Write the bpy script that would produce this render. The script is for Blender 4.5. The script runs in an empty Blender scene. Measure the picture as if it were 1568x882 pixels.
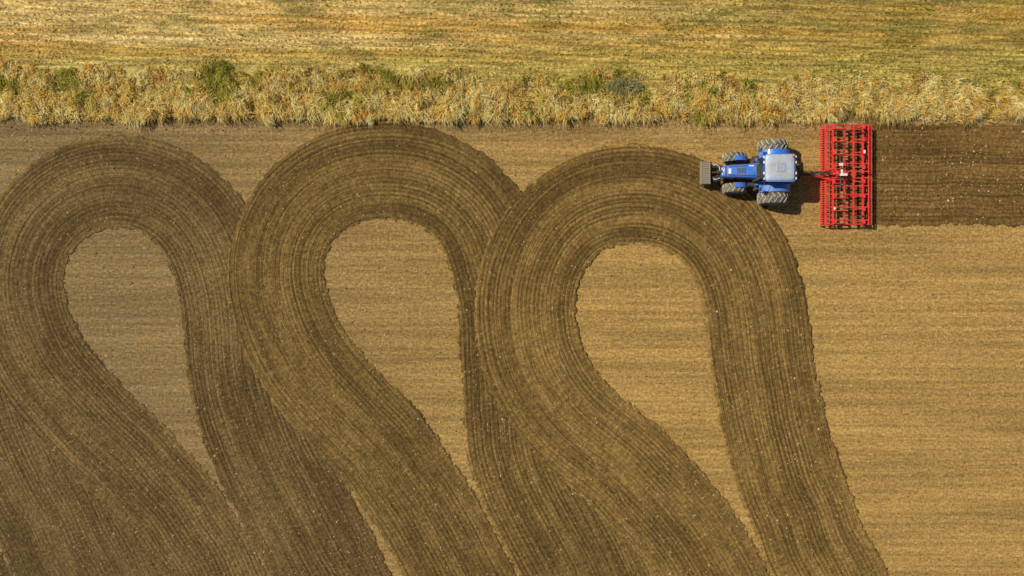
import bpy, math, random
import numpy as np
from mathutils import Vector, Matrix
random.seed(4); RNG=np.random.default_rng(7)
S=22.4
def W(px,py): return ((px-784)/S,(441-py)/S)
scene=bpy.context.scene
COL=scene.collection

# ------------------------------------------------------------------ nodes
class NT:
    def __init__(s,name):
        s.m=bpy.data.materials.new(name); s.m.use_nodes=True
        s.t=s.m.node_tree; s.t.nodes.clear()
        s.out=s.t.nodes.new('ShaderNodeOutputMaterial')
    def set(s,sock,v):
        if v is None: return
        if isinstance(v,bpy.types.NodeSocket): s.t.links.new(v,sock)
        else:
            if isinstance(v,(tuple,list)) and len(v)==3 and sock.type=='RGBA': v=(*v,1)
            sock.default_value=v
    def n(s,t): return s.t.nodes.new(t)
    def math(s,op,a,b=None,c=None,clamp=False):
        n=s.n('ShaderNodeMath'); n.operation=op; n.use_clamp=clamp
        s.set(n.inputs[0],a); s.set(n.inputs[1],b)
        if c is not None: s.set(n.inputs[2],c)
        return n.outputs[0]
    def mix(s,f,a,b,mode='MIX'):
        n=s.n('ShaderNodeMix'); n.data_type='RGBA'; n.blend_type=mode
        s.set(n.inputs['Factor'],f); s.set(n.inputs[6],a); s.set(n.inputs[7],b)
        return n.outputs[2]
    def rng(s,v,a,b,c=0.,d=1.,smooth=True):
        n=s.n('ShaderNodeMapRange'); n.interpolation_type='SMOOTHSTEP' if smooth else 'LINEAR'
        s.set(n.inputs[0],v)
        for i,x in enumerate((a,b,c,d)): n.inputs[1+i].default_value=x
        return n.outputs[0]
    def map(s,vec,sc,loc=(0,0,0),rot=(0,0,0)):
        n=s.n('ShaderNodeMapping'); s.set(n.inputs[0],vec); s.set(n.inputs[1],loc)
        n.inputs[2].default_value=rot; n.inputs[3].default_value=sc
        return n.outputs[0]
    def noise(s,vec,scale=1,det=3,rough=.55,dist=0):
        n=s.n('ShaderNodeTexNoise'); s.set(n.inputs['Vector'],vec)
        n.inputs['Scale'].default_value=scale; n.inputs['Detail'].default_value=det
        n.inputs['Roughness'].default_value=rough; n.inputs['Distortion'].default_value=dist
        return n.outputs['Fac']
    def voro(s,vec,scale,rand=1):
        n=s.n('ShaderNodeTexVoronoi'); s.set(n.inputs['Vector'],vec); n.inputs['Scale'].default_value=scale
        n.inputs['Randomness'].default_value=rand
        return n.outputs['Distance'],n.outputs['Color']
    def obj(s): return s.n('ShaderNodeTexCoord').outputs['Object']
    def sep(s,v):
        n=s.n('ShaderNodeSeparateXYZ'); s.set(n.inputs[0],v); return n.outputs
    def scale(s,c,f):
        n=s.n('ShaderNodeVectorMath'); n.operation='SCALE'; s.set(n.inputs[0],c); s.set(n.inputs['Scale'],f); return n.outputs[0]
    def bump(s,h,st=.5,dist=.05,normal=None):
        n=s.n('ShaderNodeBump'); s.set(n.inputs['Height'],h); n.inputs['Strength'].default_value=st
        n.inputs['Distance'].default_value=dist
        if normal is not None: s.set(n.inputs['Normal'],normal)
        return n.outputs[0]
    def bsdf(s,col,rough=.9,normal=None,metal=0,spec=.3,coat=0):
        n=s.n('ShaderNodeBsdfPrincipled'); s.set(n.inputs['Base Color'],col); s.set(n.inputs['Roughness'],rough)
        n.inputs['Metallic'].default_value=metal; n.inputs['Specular IOR Level'].default_value=spec
        n.inputs['Coat Weight'].default_value=coat
        if normal is not None: s.set(n.inputs['Normal'],normal)
        return n.outputs[0]
    def fin(s,sh): s.t.links.new(sh,s.out.inputs[0]); return s.m

# ---- soil
def mat_soil():
    k=NT('dry_soil'); o=k.obj(); x,y,z=k.sep(o)
    big=k.noise(o,.06,2); mid=k.noise(o,.7,3,.6); fine=k.noise(o,5.5,4,.8)
    st=k.noise(k.map(o,(.07,3.0,1)),1,3,.65)
    st2=k.noise(k.map(o,(.05,.5,1)),1,1,.5)
    tick=k.noise(k.map(o,(2.2,8,1)),1,2,.7)
    g=k.rng(k.math('ADD',x,k.math('MULTIPLY',k.math('SUBTRACT',big,.5),18)),-32,10)
    base=k.mix(g,(.228,.158,.072),(.378,.236,.076))
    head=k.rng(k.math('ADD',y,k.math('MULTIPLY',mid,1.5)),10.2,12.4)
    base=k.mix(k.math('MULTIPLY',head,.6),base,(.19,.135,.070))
    base=k.mix(k.rng(mid,.35,.7,0,.28),base,(.27,.160,.048))
    f=k.rng(st,.32,.68,.80,1.15)
    f=k.math('MULTIPLY',f,k.rng(st2,.35,.65,.90,1.07))
    f=k.math('MULTIPLY',f,k.rng(fine,.34,.66,.64,1.30))
    f=k.math('MULTIPLY',f,k.rng(tick,.32,.68,.82,1.15))
    col=k.scale(base,f)
    d,vc=k.voro(o,2.2); vs=k.sep(vc)
    sp=k.math('MULTIPLY',k.rng(d,.07,.14,1,0),k.rng(vs[0],.55,.6,0,.8))
    col=k.mix(sp,col,(.56,.43,.24))
    sp2=k.math('MULTIPLY',k.rng(d,.08,.20,1,0),k.math('MULTIPLY',k.rng(vs[0],.45,.5,1,0),k.rng(vs[1],.4,.5,0,.55)))
    col=k.mix(sp2,col,(.10,.062,.02))
    h=k.math('ADD',k.math('MULTIPLY',fine,.9),k.math('MULTIPLY',st,.6)); h=k.math('ADD',h,k.math('MULTIPLY',tick,.4))
    return k.fin(k.bsdf(col,.95,k.bump(h,.65,.08),spec=.1))

# ---- tilled
def mat_till(name,dark,light,seed):
    k=NT(name); o=k.obj()
    uvn=k.n('ShaderNodeUVMap'); uvn.uv_map='UVMap'; uv=uvn.outputs[0]
    at=k.n('ShaderNodeAttribute'); at.attribute_name='Col'; low=k.sep(at.outputs['Vector'])
    sx=seed*13.7
    u,v,_=k.sep(uv)
    s1=k.noise(k.map(uv,(.07,2.4,1),(sx,1,0)),1,2,.6)
    s2=k.noise(k.map(uv,(.16,8.5,1),(sx,2,0)),1,2,.6)
    fine=k.noise(o,5.8,4,.8)
    cross=k.noise(k.map(uv,(5,1.4,1),(sx,5,0)),1,2,.7)
    ph=k.math('ADD',k.math('MULTIPLY',v,2*math.pi/.285),k.math('MULTIPLY',low[1],4))
    wav=k.math('SINE',ph)
    t=k.math('ADD',k.math('MULTIPLY',k.math('SUBTRACT',s1,.5),1.25),low[0])
    t=k.math('ADD',t,k.math('MULTIPLY',wav,k.math('ADD',k.math('MULTIPLY',low[2],.30),.06)))
    t=k.math('ADD',t,k.math('MULTIPLY',k.math('SUBTRACT',s2,.5),1.6),clamp=True)
    col=k.mix(t,dark,light)
    f=k.math('MULTIPLY',k.rng(fine,.34,.66,.60,1.38),k.rng(cross,.32,.68,.82,1.15))
    col=k.scale(col,f)
    d,vc=k.voro(o,2.5); r=k.sep(vc)[0]
    sp=k.math('MULTIPLY',k.rng(d,.07,.15,1,0),k.rng(r,.60,.66,0,.8))
    col=k.mix(sp,col,(.46,.33,.16))
    h=k.math('ADD',k.math('MULTIPLY',s1,.7),k.math('MULTIPLY',s2,1.2))
    h=k.math('ADD',h,k.math('MULTIPLY',fine,1.1)); h=k.math('ADD',h,k.math('MULTIPLY',cross,.3))
    h=k.math('ADD',h,k.math('MULTIPLY',wav,.16))
    return k.fin(k.bsdf(col,.95,k.bump(h,.8,.09),spec=.12))

def mat_stubble():
    k=NT('stubble_ground'); o=k.obj(); x,y,z=k.sep(o)
    big=k.noise(o,.09,3,.6); mid=k.noise(k.map(o,(.35,1,1)),.7,3,.6); fine=k.noise(o,4.5,4,.8)
    r2=k.map(o,(1,1,1),(0,0,0),(0,0,math.radians(1.43)))
    rows=k.noise(k.map(r2,(.25,3.2,1)),1,3,.7); lane=k.noise(k.map(r2,(.02,.6,1)),1,2,.6)
    ry=k.sep(r2)[1]; sn=k.math('SINE',k.math('MULTIPLY',k.math('SUBTRACT',ry,14.6),2*math.pi/.36))
    g=k.rng(k.math('ADD',x,k.math('MULTIPLY',k.math('SUBTRACT',big,.5),50)),-26,36)
    c1=k.mix(k.rng(lane,.40,.60),(.58,.43,.17),(.50,.30,.075))
    c2=k.mix(k.rng(lane,.40,.60),(.30,.215,.05),(.44,.26,.052))
    col=k.mix(g,c1,c2)
    col=k.mix(k.rng(mid,.52,.66,0,.6),col,(.22,.20,.05))
    yy=k.math('ADD',y,k.math('MULTIPLY',k.math('SUBTRACT',mid,.5),3))
    gr=k.math('MULTIPLY',k.rng(yy,15.2,17.0,1,0),.75)
    col=k.mix(gr,col,(.38,.31,.08))
    f=k.math('MULTIPLY',k.rng(rows,.34,.66,.6,1.35),k.rng(fine,.34,.66,.58,1.38))
    f=k.math('MULTIPLY',f,k.math('ADD',1.0,k.math('MULTIPLY',sn,.20)))
    h=k.math('ADD',rows,fine)
    return k.fin(k.bsdf(k.scale(col,f),.95,k.bump(h,.7,.10),spec=.1))

def mat_attr(name,trans=0.25):
    k=NT(name); a=k.n('ShaderNodeAttribute'); a.attribute_name='Col'; c=a.outputs['Color']
    b=k.bsdf(c,.8,spec=.15)
    if trans:
        t=k.n('ShaderNodeBsdfTranslucent'); k.set(t.inputs[0],c)
        ms=k.n('ShaderNodeMixShader'); ms.inputs[0].default_value=trans
        k.t.links.new(b,ms.inputs[1]); k.t.links.new(t.outputs[0],ms.inputs[2]); b=ms.outputs[0]
    return k.fin(b)

def mat_paint(name,col,rough=.4,dust=.35,metal=0,spec=.5,dcol=(.26,.18,.09),coat=0,sc=3):
    k=NT(name); o=k.obj()
    n1=k.noise(o,sc,5,.65); n2=k.noise(o,sc*7,3,.6)
    f=k.math('MULTIPLY',k.rng(k.math('ADD',n1,k.math('MULTIPLY',n2,.35)),.5,.85),dust)
    c=k.mix(f,col,dcol)
    r=k.rng(n1,.3,.7,rough,min(1,rough+.25))
    return k.fin(k.bsdf(c,r,k.bump(n2,.15,.01),metal,spec,coat))

# ------------------------------------------------------------------ mesh helpers
def mesh_np(name,V,F,mat,k=4,col=None,smooth=False):
    V=np.asarray(V,dtype=np.float32); F=np.asarray(F,dtype=np.int32)
    me=bpy.data.meshes.new(name); me.vertices.add(len(V)); me.vertices.foreach_set('co',V.ravel())
    me.loops.add(F.size); me.loops.foreach_set('vertex_index',F.ravel())
    me.polygons.add(len(F)); me.polygons.foreach_set('loop_start',np.arange(0,F.size,k,dtype=np.int32))
    me.polygons.foreach_set('loop_total',np.full(len(F),k,dtype=np.int32))
    me.polygons.foreach_set('use_smooth',np.full(len(F),smooth))
    me.update(calc_edges=True)
    if col is not None:
        a=me.color_attributes.new('Col','FLOAT_COLOR','POINT')
        c=np.ones((len(V),4),dtype=np.float32); c[:,:3]=col; a.data.foreach_set('color',c.ravel())
    me.materials.append(mat); ob=bpy.data.objects.new(name,me); COL.objects.link(ob); return ob

def vnoise(x,y,scale,seed):
    r=np.random.default_rng(seed); G=r.random((128,128))
    X=(x/scale)%128; Y=(y/scale)%128; i=np.floor(X).astype(int); j=np.floor(Y).astype(int)
    fx=X-i; fy=Y-j; fx=fx*fx*(3-2*fx); fy=fy*fy*(3-2*fy); i%=128; j%=128; i1=(i+1)%128; j1=(j+1)%128
    return (G[i,j]*(1-fx)+G[i1,j]*fx)*(1-fy)+(G[i,j1]*(1-fx)+G[i1,j1]*fx)*fy

def sheet(name,x0,x1,y0,y1,z,mat,nx=1,ny=1):
    xs=np.linspace(x0,x1,nx+1); ys=np.linspace(y0,y1,ny+1)
    X,Y=np.meshgrid(xs,ys); V=np.stack([X.ravel(),Y.ravel(),np.full(X.size,z)],1)
    a=np.arange(X.size).reshape(X.shape); F=np.stack([a[:-1,:-1].ravel(),a[:-1,1:].ravel(),a[1:,1:].ravel(),a[1:,:-1].ravel()],1)
    return mesh_np(name,V,F,mat)

# ------------------------------------------------------------------ ground
soil=mat_soil()
sheet('field_ground',-900,900,-900,900,0,soil)
sheet('stubble_field',-900,900,12.0,900,.01,mat_stubble())

# ------------------------------------------------------------------ tilled tracks
def catmull(P,step=.12):
    P=np.array(P,float); P=np.vstack([2*P[0]-P[1],P,2*P[-1]-P[-2]]); out=[]
    for i in range(1,len(P)-2):
        p0,p1,p2,p3=P[i-1:i+3]; a=.5
        t0=0;t1=t0+np.linalg.norm(p1-p0)**a;t2=t1+np.linalg.norm(p2-p1)**a;t3=t2+np.linalg.norm(p3-p2)**a
        for t in np.linspace(t1,t2,24,endpoint=False):
            A1=(t1-t)/(t1-t0)*p0+(t-t0)/(t1-t0)*p1;A2=(t2-t)/(t2-t1)*p1+(t-t1)/(t2-t1)*p2;A3=(t3-t)/(t3-t2)*p2+(t-t2)/(t3-t2)*p3
            B1=(t2-t)/(t2-t0)*A1+(t-t0)/(t2-t0)*A2;B2=(t3-t)/(t3-t1)*A2+(t-t1)/(t3-t1)*A3
            out.append((t2-t)/(t2-t1)*B1+(t-t1)/(t2-t1)*B2)
    out.append(P[-2]); out=np.array(out)
    d=np.r_[0,np.cumsum(np.linalg.norm(np.diff(out,axis=0),axis=1))]
    s=np.arange(0,d[-1],step); return np.stack([np.interp(s,d,out[:,0]),np.interp(s,d,out[:,1])],1)
def smooth(A,n):
    kx=np.arange(-3*n,3*n+1); kk=np.exp(-.5*(kx/n)**2); kk/=kk.sum()
    out=A.copy()
    for c in range(A.shape[1]):
        p=np.pad(A[:,c],(3*n,3*n),mode='reflect',reflect_type='odd'); out[:,c]=np.convolve(p,kk,'valid')
    return out
RIB=[]
def ribbon(name,inner_px,wfun,level,mat,dx=0,overlap=0.0,seed=0,sm=7):
    P=[W(p[0]+dx,p[1]) for p in inner_px]
    C=smooth(catmull(P),sm); T=np.gradient(C,axis=0); T/=np.linalg.norm(T,axis=1)[:,None]
    T=smooth(T,6); T/=np.linalg.norm(T,axis=1)[:,None]
    N=np.stack([-T[:,1],T[:,0]],1)
    s=np.arange(len(C))*.12; f=s/s[-1]
    wid=np.array([wfun(q) for q in f])/S
    inn=C-N*overlap; outr=smooth(C+N*wid[:,None],9)
    wn=(vnoise(s,s*0,2.5,seed+5)-.5)*.18; inn=inn+N*wn[:,None]
    wn=(vnoise(s,s*0,2.1,seed+9)-.5)*.20; outr=outr+N*wn[:,None]
    m=96; q=np.linspace(0,1,m)
    V=inn[:,None,:]*(1-q)[None,:,None]+outr[:,None,:]*q[None,:,None]
    ww=np.linalg.norm(outr-inn,axis=1); v=q[None,:]*ww[:,None]; u=np.repeat(s[:,None],m,1)
    wob=vnoise(u,v,4,seed)
    ridge=.010*np.sin(v*2*math.pi/.285+4*wob)+.016*(vnoise(u,v,.3,seed+2)-.5)
    edge=np.minimum(v,ww[:,None]-v)
    en=edge+.22*(vnoise(V[:,:,0]+500,V[:,:,1]+500,.33,seed+3)-.5)+.24*(vnoise(V[:,:,0]+500,V[:,:,1]+500,.14,seed+4)-.5)
    a_=np.clip((en-.02)/.16,0,1); a_=a_*a_*(3-2*a_)
    lip=.015*np.exp(-((edge-.28)/.13)**2)
    z=(level+ridge+lip+.02+.008*f[:,None])*a_+(-.07)*(1-a_)
    tone=.45+.60*(vnoise(u*.12,v,1.0,seed+20)-.5)+.42*(vnoise(u*.4,v,.5,seed+21)-.5)+.36*(vnoise(V[:,:,0]+300,V[:,:,1]+300,4.5,seed+22)-.5)
    tone+=.22*np.exp(-(edge/.35)**2)
    amp=vnoise(u*.4,v*.8,1.8,seed+23)
    low=np.stack([tone,wob,amp],2).reshape(-1,3)
    VV=np.concatenate([V,z[:,:,None]],2).reshape(-1,3)
    a=np.arange(len(s)*m).reshape(len(s),m)
    F=np.stack([a[:-1,:-1].ravel(),a[1:,:-1].ravel(),a[1:,1:].ravel(),a[:-1,1:].ravel()],1)[:,::-1]
    ob=mesh_np(name,VV,F,mat,smooth=True,col=low); me=ob.data
    l=me.uv_layers.new(name='UVMap'); li=F.ravel(); U=np.stack([u.ravel(),v.ravel()],1)
    l.data.foreach_set('uv',U[li].astype(np.float32).ravel())
    RIB.append(VV[(a_>.9).ravel()]); return ob
L1=[(700,1480),(545,1160),(470,1000),(412,882),(350,765),(290,690),(240,640),(180,580),(130,520),(101,460),(103,400),(130,365),(165,352),(198,352),(240,375),(263,420),(278,500),(283,570),(300,640),(323,705),(350,765),(412,882),(470,1000),(545,1160),(700,1480)]
L2=[(1090,1480),(935,1160),(855,1000),(798,890),(741,778),(685,690),(640,625),(590,575),(535,515),(503,450),(497,400),(520,357),(558,339),(595,337),(640,345),(668,370),(688,408),(700,470),(703,560),(708,640),(720,715),(741,778),(798,890),(855,1000),(935,1160),(1090,1480)]
L3=[(1470,1480),(1320,1160),(1240,1000),(1172,860),(1105,757),(1050,690),(990,635),(925,580),(890,520),(881,460),(896,410),(930,382),(970,375),(1030,388),(1063,430),(1078,490),(1086,560),(1103,650),(1120,720),(1143,790),(1172,860),(1240,1000),(1320,1160),(1470,1480)]
def stp(f,a,b): return max(0,min(1,(f-a)/b))
ribbon('tilled_track',L1,lambda f:158+45*stp(f,.6,.15),.004,mat_till('tilled_soil_a',(.082,.053,.019),(.180,.118,.045),0),dx=-390,overlap=.06,seed=1)
ribbon('tilled_track',L1,lambda f:157+17*stp(f,.60,.1),.022,mat_till('tilled_soil_b',(.086,.054,.019),(.200,.130,.048),1),overlap=.06,seed=2)
ribbon('tilled_track',L2,lambda f:159+45*stp(f,.62,.12),.040,mat_till('tilled_soil_c',(.096,.059,.018),(.238,.149,.047),2),overlap=.06,seed=3)
ribbon('tilled_track',L3,lambda f:163,.058,mat_till('tilled_soil_d',(.104,.062,.018),(.268,.165,.050),3),overlap=.06,seed=4)
ribbon('tilled_track',[(1303,347),(1400,347),(1568,348),(1900,350),(2600,352)],lambda f:159,.03,mat_till('tilled_soil_e',(.100,.056,.016),(.225,.130,.038),4),seed=6)

# ------------------------------------------------------------------ clods and stones
def clods(name,P,size,col,mat):
    n=len(P); O=np.array([[1,0,0],[0,1,0],[-1,0,0],[0,-1,0],[0,0,1]],float)
    J=O[None]*(.6+.8*RNG.random((n,5,1))); a=RNG.random(n)*6.28; c,s=np.cos(a),np.sin(a)
    X=J[:,:,0]*c[:,None]-J[:,:,1]*s[:,None]; Y=J[:,:,0]*s[:,None]+J[:,:,1]*c[:,None]; Z=J[:,:,2]*.8-.15
    V=np.stack([X,Y,Z],2)*size[:,None,None]+P[:,None,:]
    b=np.array([[0,1,4],[1,2,4],[2,3,4],[3,0,4]]); F=(b[None]+5*np.arange(n)[:,None,None]).reshape(-1,3)
    return mesh_np(name,V.reshape(-1,3),F,mat,3,np.repeat(col,5,0))
cl=[]
for V in RIB:
    idx=RNG.integers(0,len(V),8500); p=V[idx].copy(); p[:,:2]+=RNG.normal(0,.05,(len(p),2)); cl.append(p)
n=9000; p=np.stack([RNG.uniform(-45,45,n),RNG.uniform(-32,11.8,n),np.full(n,.005)],1); cl.append(p)
n=4500; p=np.stack([RNG.uniform(-45,45,n),11.75-np.abs(RNG.normal(0,.6,n)),np.full(n,.005)],1); cl.append(p)
P=np.concatenate(cl); n=len(P); sz=.02+.07*RNG.random(n)**3
t=RNG.random((n,1)); A=np.array([.13,.083,.032]); B=np.array([.56,.42,.22]); C_=A*(1-t**3)+B*t**3
clods('soil_clods',P,sz,C_,mat_attr('clod_soil',0))

# ------------------------------------------------------------------ grass
def blades(name,P,L,wd,head,lean,col,mat):
    n=len(P); dx,dy=np.cos(head),np.sin(head); a=RNG.random(n)*6.283; wx,wy=np.cos(a)*wd/2,np.sin(a)*wd/2
    V=np.zeros((n,5,3)); 
    V[:,0]=P-np.stack([wx,wy,0*wx],1); V[:,1]=P+np.stack([wx,wy,0*wx],1)
    m=P+np.stack([dx*lean*L*.32,dy*lean*L*.32,L*.6],1)
    V[:,2]=m+np.stack([wx,wy,0*wx],1)*.8; V[:,3]=m-np.stack([wx,wy,0*wx],1)*.8
    V[:,4]=P+np.stack([dx*lean*L,dy*lean*L,L*np.maximum(.25,1-.45*lean)],1)
    b=np.array([[0,1,2],[0,2,3],[3,2,4]]); F=(b[None]+5*np.arange(n)[:,None,None]).reshape(-1,3)
    return mesh_np(name,V.reshape(-1,3),F,mat,3,np.repeat(col,5,0))
gm=mat_attr('grass_blades',.42)
PALE=np.array([.93,.79,.38]); STRAW=np.array([.84,.64,.21]); GOLD=np.array([.78,.49,.09]); GRN=np.array([.46,.42,.07]); DGR=np.array([.27,.27,.045]); BRN=np.array([.38,.21,.06])
nt=8600
tx=RNG.uniform(-48,48,nt); ty=11.7+3.9*RNG.random(nt)**1.1
top=15.3-.022*(tx+35)*.8
ok=ty<top+1.3*(vnoise(tx,ty,2,3)-.5); tx,ty=tx[ok],ty[ok]; nt=len(tx)
ty-= (vnoise(tx,tx*0,1.1,21)-.4)*.6*(ty<12.4)
hn=vnoise(tx,ty,1.1,11); hh=(.12+.66*hn)*np.where(ty<13,1.1,.6)*(.6+.8*RNG.random(nt))
gn=vnoise(tx,ty*1.8,1.8,31)*.6+.4*vnoise(tx,ty,.5,32)
base=np.zeros((nt,3))
for i in range(nt):
    g=gn[i]; r=RNG.random()
    low=ty[i]<13.2+.5*math.sin(tx[i]*.7)
    if g>(.80 if low else .61): c=GRN if r<.75 else DGR
    elif g>(.66 if low else .49): c=STRAW if r<.5 else (GRN*.5+STRAW*.5)
    else: c=PALE if r<.5 else (GOLD if r<.72 else STRAW)
    if r>.95: c=BRN
    base[i]=c*(.8+.4*RNG.random())
K=21; n=nt*K
bx=np.repeat(tx,K)+RNG.normal(0,.11,n); by=np.repeat(ty,K)+RNG.normal(0,.13,n)
hd=RNG.random(n)*6.283; td=np.repeat(RNG.normal(-1.5,.45,nt),K); hd=np.where(RNG.random(n)<.72,td+RNG.normal(0,.3,n),hd)
L=np.repeat(hh,K)*(.6+.7*RNG.random(n)); lean=.35+.8*RNG.random(n)
cc=np.minimum(np.repeat(base,K,0)*(.7+.5*RNG.random((n,1))),.93)
blades('grass_verge',np.stack([bx,by,np.zeros(n)],1),L,.04+.035*RNG.random(n),hd,lean,cc,gm)
n=110000
bx=RNG.uniform(-50,50,n); row=RNG.integers(0,34,n); by=14.69+row*.36+RNG.normal(0,.05,n)-.025*bx
ok=by>14.3-.015*bx; bx,by=bx[ok],by[ok]; n=len(bx)
keep=RNG.random(n)<.15+.95*vnoise(bx*.5,by,1.2,44); bx,by=bx[keep],by[keep]; n=len(bx)
g=vnoise(bx*.6,by,2.0,45)*.6+.4*vnoise(bx,by,.6,46)+.10*np.clip(bx/40,-1,1)+.10*np.clip((16.3-by)/2,0,1)
rr=RNG.random(n)
cc=np.where((g>.64)[:,None],GRN[None]*.9,np.where((rr<.45)[:,None],STRAW[None],np.where((rr<.75)[:,None],GOLD[None],PALE[None]*.95)))*(.5+.65*RNG.random((n,1)))*(1-.25*np.clip(bx/40,0,1))[:,None]
blades('stubble',np.stack([bx,by,np.zeros(n)],1),.07+.12*RNG.random(n),.035+.05*RNG.random(n),RNG.random(n)*6.28,.4+.8*RNG.random(n),cc,gm)
n=2600; a=RNG.random(n)*6.28; r=np.sqrt(RNG.random(n))
bx,by=W(955,134); P=np.stack([bx+np.cos(a)*r*1.1,by+np.sin(a)*r*.45,.3*RNG.random(n)*(1-r*.6)],1)
blades('bush',P,.15+.22*RNG.random(n),.04+.04*RNG.random(n),a,.4+.5*RNG.random(n),np.array([.38,.35,.16])*(.5+.9*RNG.random((n,1))),gm)

# ------------------------------------------------------------------ machine builder
class B:
    def __init__(s): s.v=[]; s.f=[]
    def add(s,V,F):
        o=len(s.v); s.v+= [tuple(v) for v in V]; s.f+=[tuple(i+o for i in f) for f in F]
    def box(s,c,sz,rz=0,ry=0,rx=0,taper=1):
        M=Matrix.Rotation(rz,3,'Z')@Matrix.Rotation(ry,3,'Y')@Matrix.Rotation(rx,3,'X')
        V=[]
        for z in(-1,1):
            t=taper if z>0 else 1
            for x,y in((-1,-1),(1,-1),(1,1),(-1,1)): V.append(Vector(c)+M@Vector((x*sz[0]/2*t,y*sz[1]/2*t,z*sz[2]/2)))
        s.add(V,[(3,2,1,0),(4,5,6,7),(0,1,5,4),(1,2,6,5),(2,3,7,6),(3,0,4,7)])
    def tube(s,p,q,r,r2=None,n=12,caps=True):
        p=Vector(p);q=Vector(q);r2=r if r2 is None else r2; d=(q-p).normalized()
        a=d.orthogonal().normalized(); b=d.cross(a); V=[]
        for c,rr in((p,r),(q,r2)):
            for i in range(n): t=2*math.pi*i/n; V.append(c+a*math.cos(t)*rr+b*math.sin(t)*rr)
        F=[(i,(i+1)%n,n+(i+1)%n,n+i) for i in range(n)]
        if caps: F+=[tuple(range(n))[::-1],tuple(range(n,2*n))]
        s.add(V,F)
    def path(s,pts,r,n=8):
        for a,b in zip(pts[:-1],pts[1:]): s.tube(a,b,r,n=n)
    def beam(s,p,q,w,h):
        p=Vector(p);q=Vector(q);d=(q-p).normalized(); up=Vector((0,0,1)) if abs(d.z)<.9 else Vector((1,0,0))
        a=d.cross(up).normalized(); b=a.cross(d); V=[]
        for c in(p,q):
            for x,y in((-1,-1),(1,-1),(1,1),(-1,1)): V.append(c+a*x*w/2+b*y*h/2)
        s.add(V,[(3,2,1,0),(4,5,6,7),(0,1,5,4),(1,2,6,5),(2,3,7,6),(3,0,4,7)])
    def lathe(s,prof,c,n=40):
        V=[]
        for r,y in prof:
            for i in range(n): t=2*math.pi*i/n; V.append((c[0]+r*math.cos(t),c[1]+y,c[2]+r*math.sin(t)))
        m=len(prof); F=[]
        for j in range(m-1):
            for i in range(n): F.append((j*n+i,j*n+(i+1)%n,(j+1)*n+(i+1)%n,(j+1)*n+i))
        s.add(V,F)
    def loft(s,secs,caps=True):
        n=len(secs[0]); V=[v for x in secs for v in x]; F=[]
        for j in range(len(secs)-1):
            for i in range(n): F.append((j*n+i,j*n+(i+1)%n,(j+1)*n+(i+1)%n,(j+1)*n+i))
        if caps: F+=[tuple(range(n))[::-1],tuple(range((len(secs)-1)*n,len(secs)*n))]
        s.add(V,F)
    def obj(s,name,mat,par,bev=0,smooth=True):
        me=bpy.data.meshes.new(name); me.from_pydata(s.v,[],s.f); me.materials.append(mat)
        import bmesh
        bm=bmesh.new(); bm.from_mesh(me); bmesh.ops.recalc_face_normals(bm,faces=bm.faces); bm.to_mesh(me); bm.free()
        ob=bpy.data.objects.new(name,me); COL.objects.link(ob); ob.parent=par
        if smooth:
            me.polygons.foreach_set('use_smooth',[True]*len(me.polygons)); me.set_sharp_from_angle(angle=math.radians(38))
        if bev:
            m=ob.modifiers.new('bev','BEVEL'); m.width=bev; m.segments=2; m.limit_method='ANGLE'
        return ob
def rsec(x,w,z0,z1,r=.5,n=24,yc=0):
    P=[]
    for i in range(n):
        t=2*math.pi*i/n; c,si=math.cos(t),math.sin(t); e=2/4.5
        P.append((x,yc+w/2*math.copysign(abs(c)**e,c),(z0+z1)/2+(z1-z0)/2*math.copysign(abs(si)**e,si)))
    return P
blue=mat_paint('blue_paint',(.022,.17,.66),.35,.3,coat=.2,sc=2)
red=mat_paint('red_paint',(.66,.018,.022),.42,.25,sc=2)
dred=mat_paint('worn_red_paint',(.34,.02,.02),.5,.4)
black=mat_paint('black_iron',(.018,.018,.02),.5,.3,sc=4)
grey=mat_paint('grey_roof_paint',(.42,.49,.60),.42,.45,sc=1.5)
rim=mat_paint('rim_paint',(.50,.52,.54),.45,.4)
rub=mat_paint('dusty_rubber',(.05,.048,.045),.85,.75,sc=3,dcol=(.24,.2,.14))
lug=mat_paint('dusty_lugs',(.24,.225,.20),.85,.9,sc=3,dcol=(.46,.40,.30))
white=mat_paint('white_paint',(.75,.75,.72),.4,.2)
amber=mat_paint('amber_lens',(.8,.25,.02),.2,0)
gk=NT('cab_glass'); glass=gk.fin(gk.bsdf((.02,.035,.05),.06,spec=.8,coat=.5))

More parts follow.
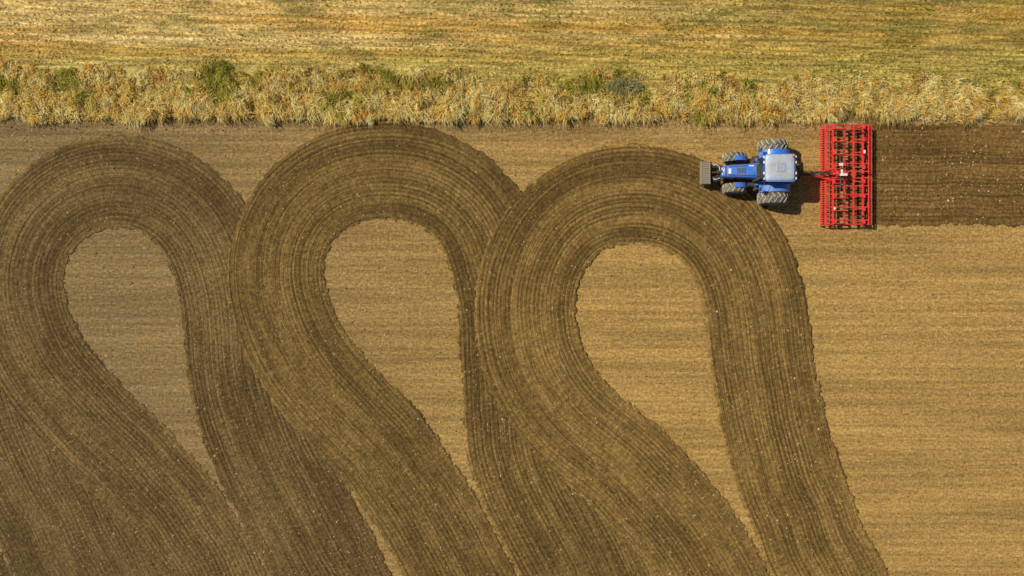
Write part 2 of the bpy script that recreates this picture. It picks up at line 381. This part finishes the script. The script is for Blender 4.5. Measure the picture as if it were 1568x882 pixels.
TR=bpy.data.objects.new('tractor',None); COL.objects.link(TR); TR.location=(17.45,7.72,0)
def wheel(nm,x,y,R,w,nl):
    t=B(); r0=R*.52
    prof=[(r0,-w*.40),(r0*1.12,-w*.47),(R*.80,-w*.5),(R*.92,-w*.47),(R*.955,-w*.36),(R*.965,0),(R*.955,w*.36),(R*.92,w*.47),(R*.80,w*.5),(r0*1.12,w*.47),(r0,w*.40)]
    t.lathe(prof,(x,y,R),56); t.obj(nm+'_tyre',rub,TR)
    l=B()
    for i in range(nl):
        for sd in(-1,1):
            a0=2*math.pi*(i+(.5 if sd>0 else 0))/nl; secs=[]
            for k in range(4):
                q=k/3; yy=y+sd*w*(.02+.47*q); a=a0+q*.26; rr=R*(.955 if k<3 else .90)
                th=.035*R+.03; hw=.042
                P=[]
                for da,dr in((-hw,-.02),(hw,-.02),(hw,th),(-hw,th)):
                    P.append((x+(rr+dr)*math.cos(a+da),yy,R+(rr+dr)*math.sin(a+da)))
                secs.append(P)
            l.loft(secs)
    l.obj(nm+'_lugs',lug,TR)
    h=B(); sg=1 if y>0 else -1
    h.lathe([(.001,sg*w*.12),(R*.18,sg*w*.12),(R*.20,sg*w*.02),(R*.42,-sg*w*.02),(R*.5,sg*w*.30),(r0*1.02,sg*w*.40),(r0*1.02,-sg*w*.40)],(x,y,R),40)
    h.tube((x,y+sg*w*.1,R),(x,y+sg*w*.3,R),R*.12,n=16)
    h.obj(nm+'_rim',rim,TR)
for sd,nm in((1,'right'),(-1,'left')):
    wheel('rear_wheel_'+nm,0,sd*1.72,.97,.76,16)
    wheel('front_wheel_'+nm,-2.5,sd*1.03,.76,.60,14)
c=B(); c.box((-1.6,0,.85),(3.4,.5,.5)); c.box((-.2,0,.95),(1.4,.7,.6)); c.tube((0,-1.75,.97),(0,1.75,.97),.17,n=16); c.tube((-2.5,-1,.76),(-2.5,1,.76),.11,n=14)
c.box((-2.5,0,.76),(.5,.6,.35)); c.box((-3.35,0,.85),(.35,.6,.55))
c.box((-1.15,.72,.75),(1.0,.45,.5)); c.box((-1.15,-.72,.75),(1.0,.45,.5))
for k in range(3): 
    for sd in(-1,1): c.box((-1.0,sd*(1.02+.04*k),.95-.25*k),(.45,.2,.04))
c.obj('chassis',black,TR,.03)
h=B(); secs=[]
for x,w,z0,z1 in((-3.52,.50,1.0,1.42),(-3.47,.66,.92,1.56),(-3.3,.78,.88,1.66),(-2.8,.84,.9,1.76),(-2.2,.90,.95,1.84),(-1.6,.98,1.0,1.90),(-1.2,1.04,1.0,1.93)): secs.append(rsec(x,w,z0,z1))
h.loft(secs); h.obj('hood',blue,TR)
d=B()
for sd in(-1,1):
    d.beam((-3.15,sd*.26,1.70),(-1.5,sd*.34,1.905),.05,.03)
    for k in range(9): d.box((-2.95+k*.14,sd*.445,1.38),(.07,.05,.42))
for k in range(5): d.box((-3.50,0,1.08+k*.07),(.06,.42,.03))
for k in range(6): d.box((-2.62+k*.10,0,1.792+k*.012),(.05,.34,.02),ry=-.11)
d.box((-1.32,0,1.94),(.2,.8,.05)); d.box((-3.36,0,1.655),(.10,.62,.03),ry=-.4); d.obj('hood_grilles',black,TR)
d=B(); d.box((-3.1,-.02,1.715),(.16,.34,.012),ry=-.16); d.box((-1.75,.30,1.91),(.35,.08,.012)); 
for sd in(-1,1): d.box((-3.505,sd*.17,1.42),(.05,.14,.1))
d.obj('hood_decals',white,TR)
e=B(); e.tube((-1.42,-.62,1.3),(-1.42,-.62,2.5),.075,n=16); e.tube((-1.42,-.62,2.5),(-1.36,-.62,2.95),.05,n=14); e.tube((-1.42,-.62,1.5),(-1.42,-.62,2.3),.11,n=18)
e.obj('exhaust',black,TR)
g=B(); g.loft([[(-1.15,-.70,1.25),(.60,-.80,1.25),(.60,.80,1.25),(-1.15,.70,1.25)],[(-1.22,-.78,1.9),(.68,-.84,1.9),(.68,.84,1.9),(-1.22,.78,1.9)],[(-.98,-.72,2.76),(.58,-.74,2.76),(.58,.74,2.76),(-.98,.72,2.76)]])
g.obj('cab_glass',glass,TR,.03,False)
p=B()
for sd in(-1,1):
    for a,b2 in(((-1.16,.71,1.2),(-1.23,.79,1.9)),((-1.23,.79,1.9),(-.99,.73,2.78)),((.61,.81,1.2),(.69,.85,1.9)),((.69,.85,1.9),(.59,.75,2.78)),((-.2,.79,1.2),(-.2,.83,1.9)),((-.2,.83,1.9),(-.15,.75,2.78))):
        p.beam((a[0],sd*a[1],a[2]),(b2[0],sd*b2[1],b2[2]),.07,.07)
p.box((-.3,0,1.15),(1.9,1.55,.3)); p.box((-1.2,0,1.6),(.1,1.45,.08))
for sd in(-1,1):
    p.path([(-1.05,sd*.74,2.55),(-1.25,sd*1.15,2.5),(-1.25,sd*1.25,2.2)],.02); p.box((-1.25,sd*1.28,2.2),(.06,.22,.36))
p.obj('cab_frame',black,TR,.01)
def rr(z,x0,x1,wy,rad=.2,n=6):
    P=[]
    for cx,cy,a0 in((x1-rad,wy-rad,0),(x0+rad,wy-rad,90),(x0+rad,-wy+rad,180),(x1-rad,-wy+rad,270)):
        for i in range(n+1): a=math.radians(a0+90*i/n); P.append((cx+rad*math.cos(a),cy+rad*math.sin(a),z))
    return P
r=B(); r.loft([rr(2.78,-1.15,.68,.80),rr(2.82,-1.24,.74,.89),rr(2.90,-1.26,.76,.91)])
r.obj('roof_rim',blue,TR)
r=B(); r.loft([rr(2.90,-1.20,.70,.86),rr(2.98,-1.16,.66,.82),rr(3.04,-1.02,.54,.70),rr(3.055,-.8,.3,.5)]); r.obj('roof',grey,TR)
r=B(); r.loft([rr(3.05,-.55,.05,.30,.06),rr(3.085,-.53,.03,.28,.06)]); r.obj('roof_hatch',mat_paint('hatch_paint',(.34,.40,.5),.4,.4),TR)
r=B(); r.tube((.48,.72,2.98),(.48,.72,3.05),.05); r.tube((.48,.72,3.05),(.48,.72,3.2),.07,.05); r.obj('beacon',amber,TR)
r=B()
for sd in(-1,1):
    for yy in(.35,.68): r.box((-1.27,sd*yy,2.86),(.08,.16,.09)); r.box((.78,sd*yy,2.86),(.08,.16,.09))
r.obj('work_lights',white,TR,.01)
f=B()
for sd in(-1,1):
    secs=[]
    for i in range(13):
        a=math.radians(18+i*12.0); R=1.10
        x,z=R*math.cos(a),.97+R*math.sin(a)
        x2,z2=(R-.05)*math.cos(a),.97+(R-.05)*math.sin(a)
        secs.append([(x,sd*.84,z),(x,sd*1.40,z-.02),(x2,sd*1.40,z2-.02),(x2,sd*.84,z2)])
    f.loft(secs); 
f.obj('rear_fenders',blue,TR,.015)
f=B()
for sd in(-1,1):
    secs=[]
    for i in range(6):
        a=math.radians(30+i*15); R=.87
        x,z=-2.5+R*math.cos(a),.76+R*math.sin(a); x2,z2=-2.5+(R-.03)*math.cos(a),.76+(R-.03)*math.sin(a)
        secs.append([(x,sd*.74,z),(x,sd*1.05,z-.03),(x2,sd*1.05,z2-.03),(x2,sd*.74,z2)])
    f.loft(secs)
f.obj('front_fenders',blue,TR,.01)
f=B(); f.box((.62,0,1.05),(.22,.9,.5)); f.box((-.95,.78,1.2),(.6,.25,.35)); f.box((-.95,-.78,1.2),(.6,.25,.35)); f.obj('side_tanks',blue,TR,.03)
l=B()
for sd in(-1,1):
    l.beam((.6,sd*.42,.75),(1.75,sd*.5,.62),.08,.1); l.beam((.55,sd*.4,1.5),(1.15,sd*.46,1.35),.1,.08); l.tube((1.1,sd*.46,1.38),(1.3,sd*.48,.7),.035)
    l.tube((.75,sd*.32,.8),(1.2,sd*.40,1.35),.05)
    l.beam((1.72,sd*.5,.64),(2.0,sd*.1,.70),.09,.1)
l.tube((.7,0,1.25),(1.95,0,1.0),.045); l.box((.85,0,1.45),(.3,.7,.12)); l.box((1.95,0,.82),(.14,.24,.4))
for k in range(5): l.path([(.75,-.2+k*.1,1.35),(1.2,-.35+k*.12,1.6),(1.9,-.15+k*.06,1.25),(2.7,-.1+k*.05,1.0),(3.9,-.14+k*.05,.98)],.018,6)
l.obj('rear_linkage',black,TR)
l=B()
for sd in(-1,1):
    l.beam((-3.3,sd*.48,.75),(-4.2,sd*.52,.72),.11,.14); l.beam((-3.5,sd*.3,1.05),(-4.1,sd*.35,1.15),.08,.08)
l.beam((-3.62,-.62,.8),(-3.62,.62,.8),.12,.14); l.beam((-4.15,-.75,.85),(-4.15,.75,.85),.14,.2); l.tube((-3.5,0,1.15),(-4.1,0,1.1),.05)
l.beam((-3.75,-.66,.95),(-3.75,-.2,.95),.06,.08)
l.obj('front_linkage',black,TR,.01)
l=B(); l.path([(-4.05,.45,1.2),(-3.85,.5,1.28),(-3.65,.35,1.25),(-3.6,.1,1.2)],.035); l.path([(-4.05,-.45,1.2),(-3.85,-.5,1.28),(-3.6,-.4,1.2)],.035)
l.obj('linkage_cylinders',rim,TR)
l=B(); l.box((-4.5,0,.75),(.5,1.5,.55)); 
for k in range(11): l.box((-4.52,-.72+k*.144,1.04),(.54,.05,.06))
l.box((-4.24,0,1.06),(.07,1.56,.1)); l.box((-4.77,0,.98),(.06,1.56,.14))
l.obj('front_ballast',mat_paint('grey_ballast',(.24,.21,.17),.6,.5),TR,.01)

# ------------------------------------------------------------------ cultivator
CU=bpy.data.objects.new('cultivator',None); COL.objects.link(CU); CU.location=(20.98,7.63,0)
b=B(); HW=3.38
for sd in(-1,1):
    y0,y1=sd*.06,sd*HW
    for x,z,w in((.16,.62,.09),(.62,.72,.10),(1.38,.72,.09),(2.0,.72,.09),(2.62,.74,.11),(2.98,.80,.06)): b.beam((x,y0,z),(x,y1,z),w,.1)
    for y in (.22,.75,1.32,2.18,3.05,3.33): b.beam((.16,sd*y,.69),(2.98,sd*y,.71),.07,.09)
    for y in (.48,1.47,2.33,3.18):
        b.beam((.62,sd*(y-.12),.92),(1.30,sd*(y-.12),.88),.05,.06); b.beam((.62,sd*(y+.12),.92),(1.30,sd*(y+.12),.88),.05,.06)
        b.box((.62,sd*y,.85),(.14,.34,.2)); b.box((2.62,sd*y,.86),(.16,.28,.2)); b.beam((2.0,sd*y,.84),(2.62,sd*y,.92),.06,.06)
for x in (.62,1.38,2.0): b.box((x,0,.74),(.18,.5,.16))
b.beam((-.95,0,.74),(.62,.42,.80),.12,.14); b.beam((-.95,0,.74),(.62,-.42,.80),.12,.14); b.beam((-1.65,0,.72),(-.9,0,.74),.2,.16)
b.beam((.1,0,1.0),(1.4,0,1.25),.1,.1); b.beam((.62,-.42,.8),(.75,0,1.35),.08,.08); b.beam((.62,.42,.8),(.75,0,1.35),.08,.08)
b.obj('frame',red,CU,.008,False)
t=B()
def tine(x,y,h=.70):
    pts=[(x,y,h),(x+.16,y,h-.04),(x+.24,y,h-.2),(x+.12,y,h-.38),(x-.02,y,.10),(x-.08,y,-.02)]
    for p,q in zip(pts[:-1],pts[1:]): t.beam(p,q,.045,.02)
    t.box((x+.02,y,h+.06),(.13,.09,.05))
for r_,x in enumerate((.62,1.38,2.0,2.62)):
    y=-HW+.08+.072*r_
    while y<HW: 
        tine(x,y); y+=.29
t.obj('spring_tines',dred,CU,0,False)
t=B()
y=-HW
while y<=HW+.01:
    t.beam((.16,y,.66),(-.02,y,.34),.05,.03); t.beam((-.02,y,.34),(.08,y,.06),.07,.03)
    t.beam((.16,y,.68),(.42,y,.70),.045,.03)
    y+=.155
for sd in(-1,1): t.beam((-.02,sd*.06,.36),(-.02,sd*HW,.36),.05,.14); t.beam((.40,sd*.06,.71),(.40,sd*HW,.71),.05,.04)
t.obj('levelling_board',red,CU,0,False)
t=B()
for sd in(-1,1):
    for (x,R) in((3.08,.21),):
        n=9
        for i in range(n):
            pts=[]
            for j in range(9):
                q=j/8; a=2*math.pi*i/n+q*1.4; pts.append((x+R*math.cos(a),sd*(.1+(HW-.12)*q),R+.02+R*math.sin(a)))
            t.path(pts,.02,6)
        for j in range(8):
            y=sd*(.12+j*(HW-.16)/7); t.tube((x,y-.012,R+.02),(x,y+.012,R+.02),R-.02,n=18)
        t.tube((x,sd*.08,R+.02),(x,sd*HW,R+.02),.035)
t.obj('cage_roller',dred,CU)
t=B(); y=-HW
while y<=HW: 
    t.beam((2.98,y,.80),(3.22,y,.70),.04,.03); t.beam((3.22,y,.70),(3.38,y,.10),.035,.025); y+=.19
for sd in(-1,1): t.beam((3.2,sd*.06,.73),(3.2,sd*HW,.73),.05,.05)
t.obj('rear_comb',red,CU,0,False)
t=B()
for sd in(-1,1):
    t.tube((1.0,sd*.3,1.05),(1.0,sd*.95,.95),.055); t.tube((1.0,sd*.95,.95),(1.0,sd*1.4,.88),.028)
    t.tube((.75,sd*1.9,.95),(1.3,sd*1.9,.95),.04)
    t.tube((2.1,sd*2.8,.95),(2.6,sd*2.8,.95),.035)
t.obj('hydraulic_cylinders',black,CU)
t=B(); t.box((1.0,.62,1.1),(.26,.16,.03)); t.box((1.05,-.1,1.32),(.5,.14,.04)); t.box((.95,.05,1.3),(.12,.4,.04)); t.box((2.62,1.5,.98),(.12,.2,.03)); t.box((.62,-2.3,.97),(.1,.16,.02)); t.obj('labels',white,CU)
t=B()
for k in range(4): t.path([(-1.3,-.1+k*.06,.95),(-.4,-.12+k*.09,1.15),(.4,-.05+k*.05,1.1),(1.0,-.2+k*.12,1.12)],.016,6)
t.obj('hoses',black,CU)

# ------------------------------------------------------------------ light, camera
az=Vector((-.944,.33)); el=math.radians(44)
w=bpy.data.worlds.new('World'); scene.world=w; w.use_nodes=True
nt_=w.node_tree; sk=nt_.nodes.new('ShaderNodeTexSky'); sk.sky_type='NISHITA'; sk.sun_disc=False; sk.sun_elevation=el; sk.sun_rotation=math.atan2(az.x,az.y)
bg=nt_.nodes['Background']; nt_.links.new(sk.outputs[0],bg.inputs[0]); bg.inputs[1].default_value=.06
sl=bpy.data.lights.new('sun','SUN'); sl.energy=5.0; sl.angle=math.radians(.5); sl.color=(1,.92,.75)
so=bpy.data.objects.new('sun',sl); COL.objects.link(so)
dv=Vector((-az.x*math.cos(el),-az.y*math.cos(el),-math.sin(el))); so.rotation_euler=dv.to_track_quat('-Z','Y').to_euler()
cd=bpy.data.cameras.new('camera'); cd.sensor_width=36; cd.lens=36*47/70; cd.clip_end=3000
co=bpy.data.objects.new('camera',cd); COL.objects.link(co); co.location=(0,0,47); scene.camera=co
scene.view_settings.view_transform='Standard'; scene.view_settings.look='None'; scene.view_settings.exposure=0
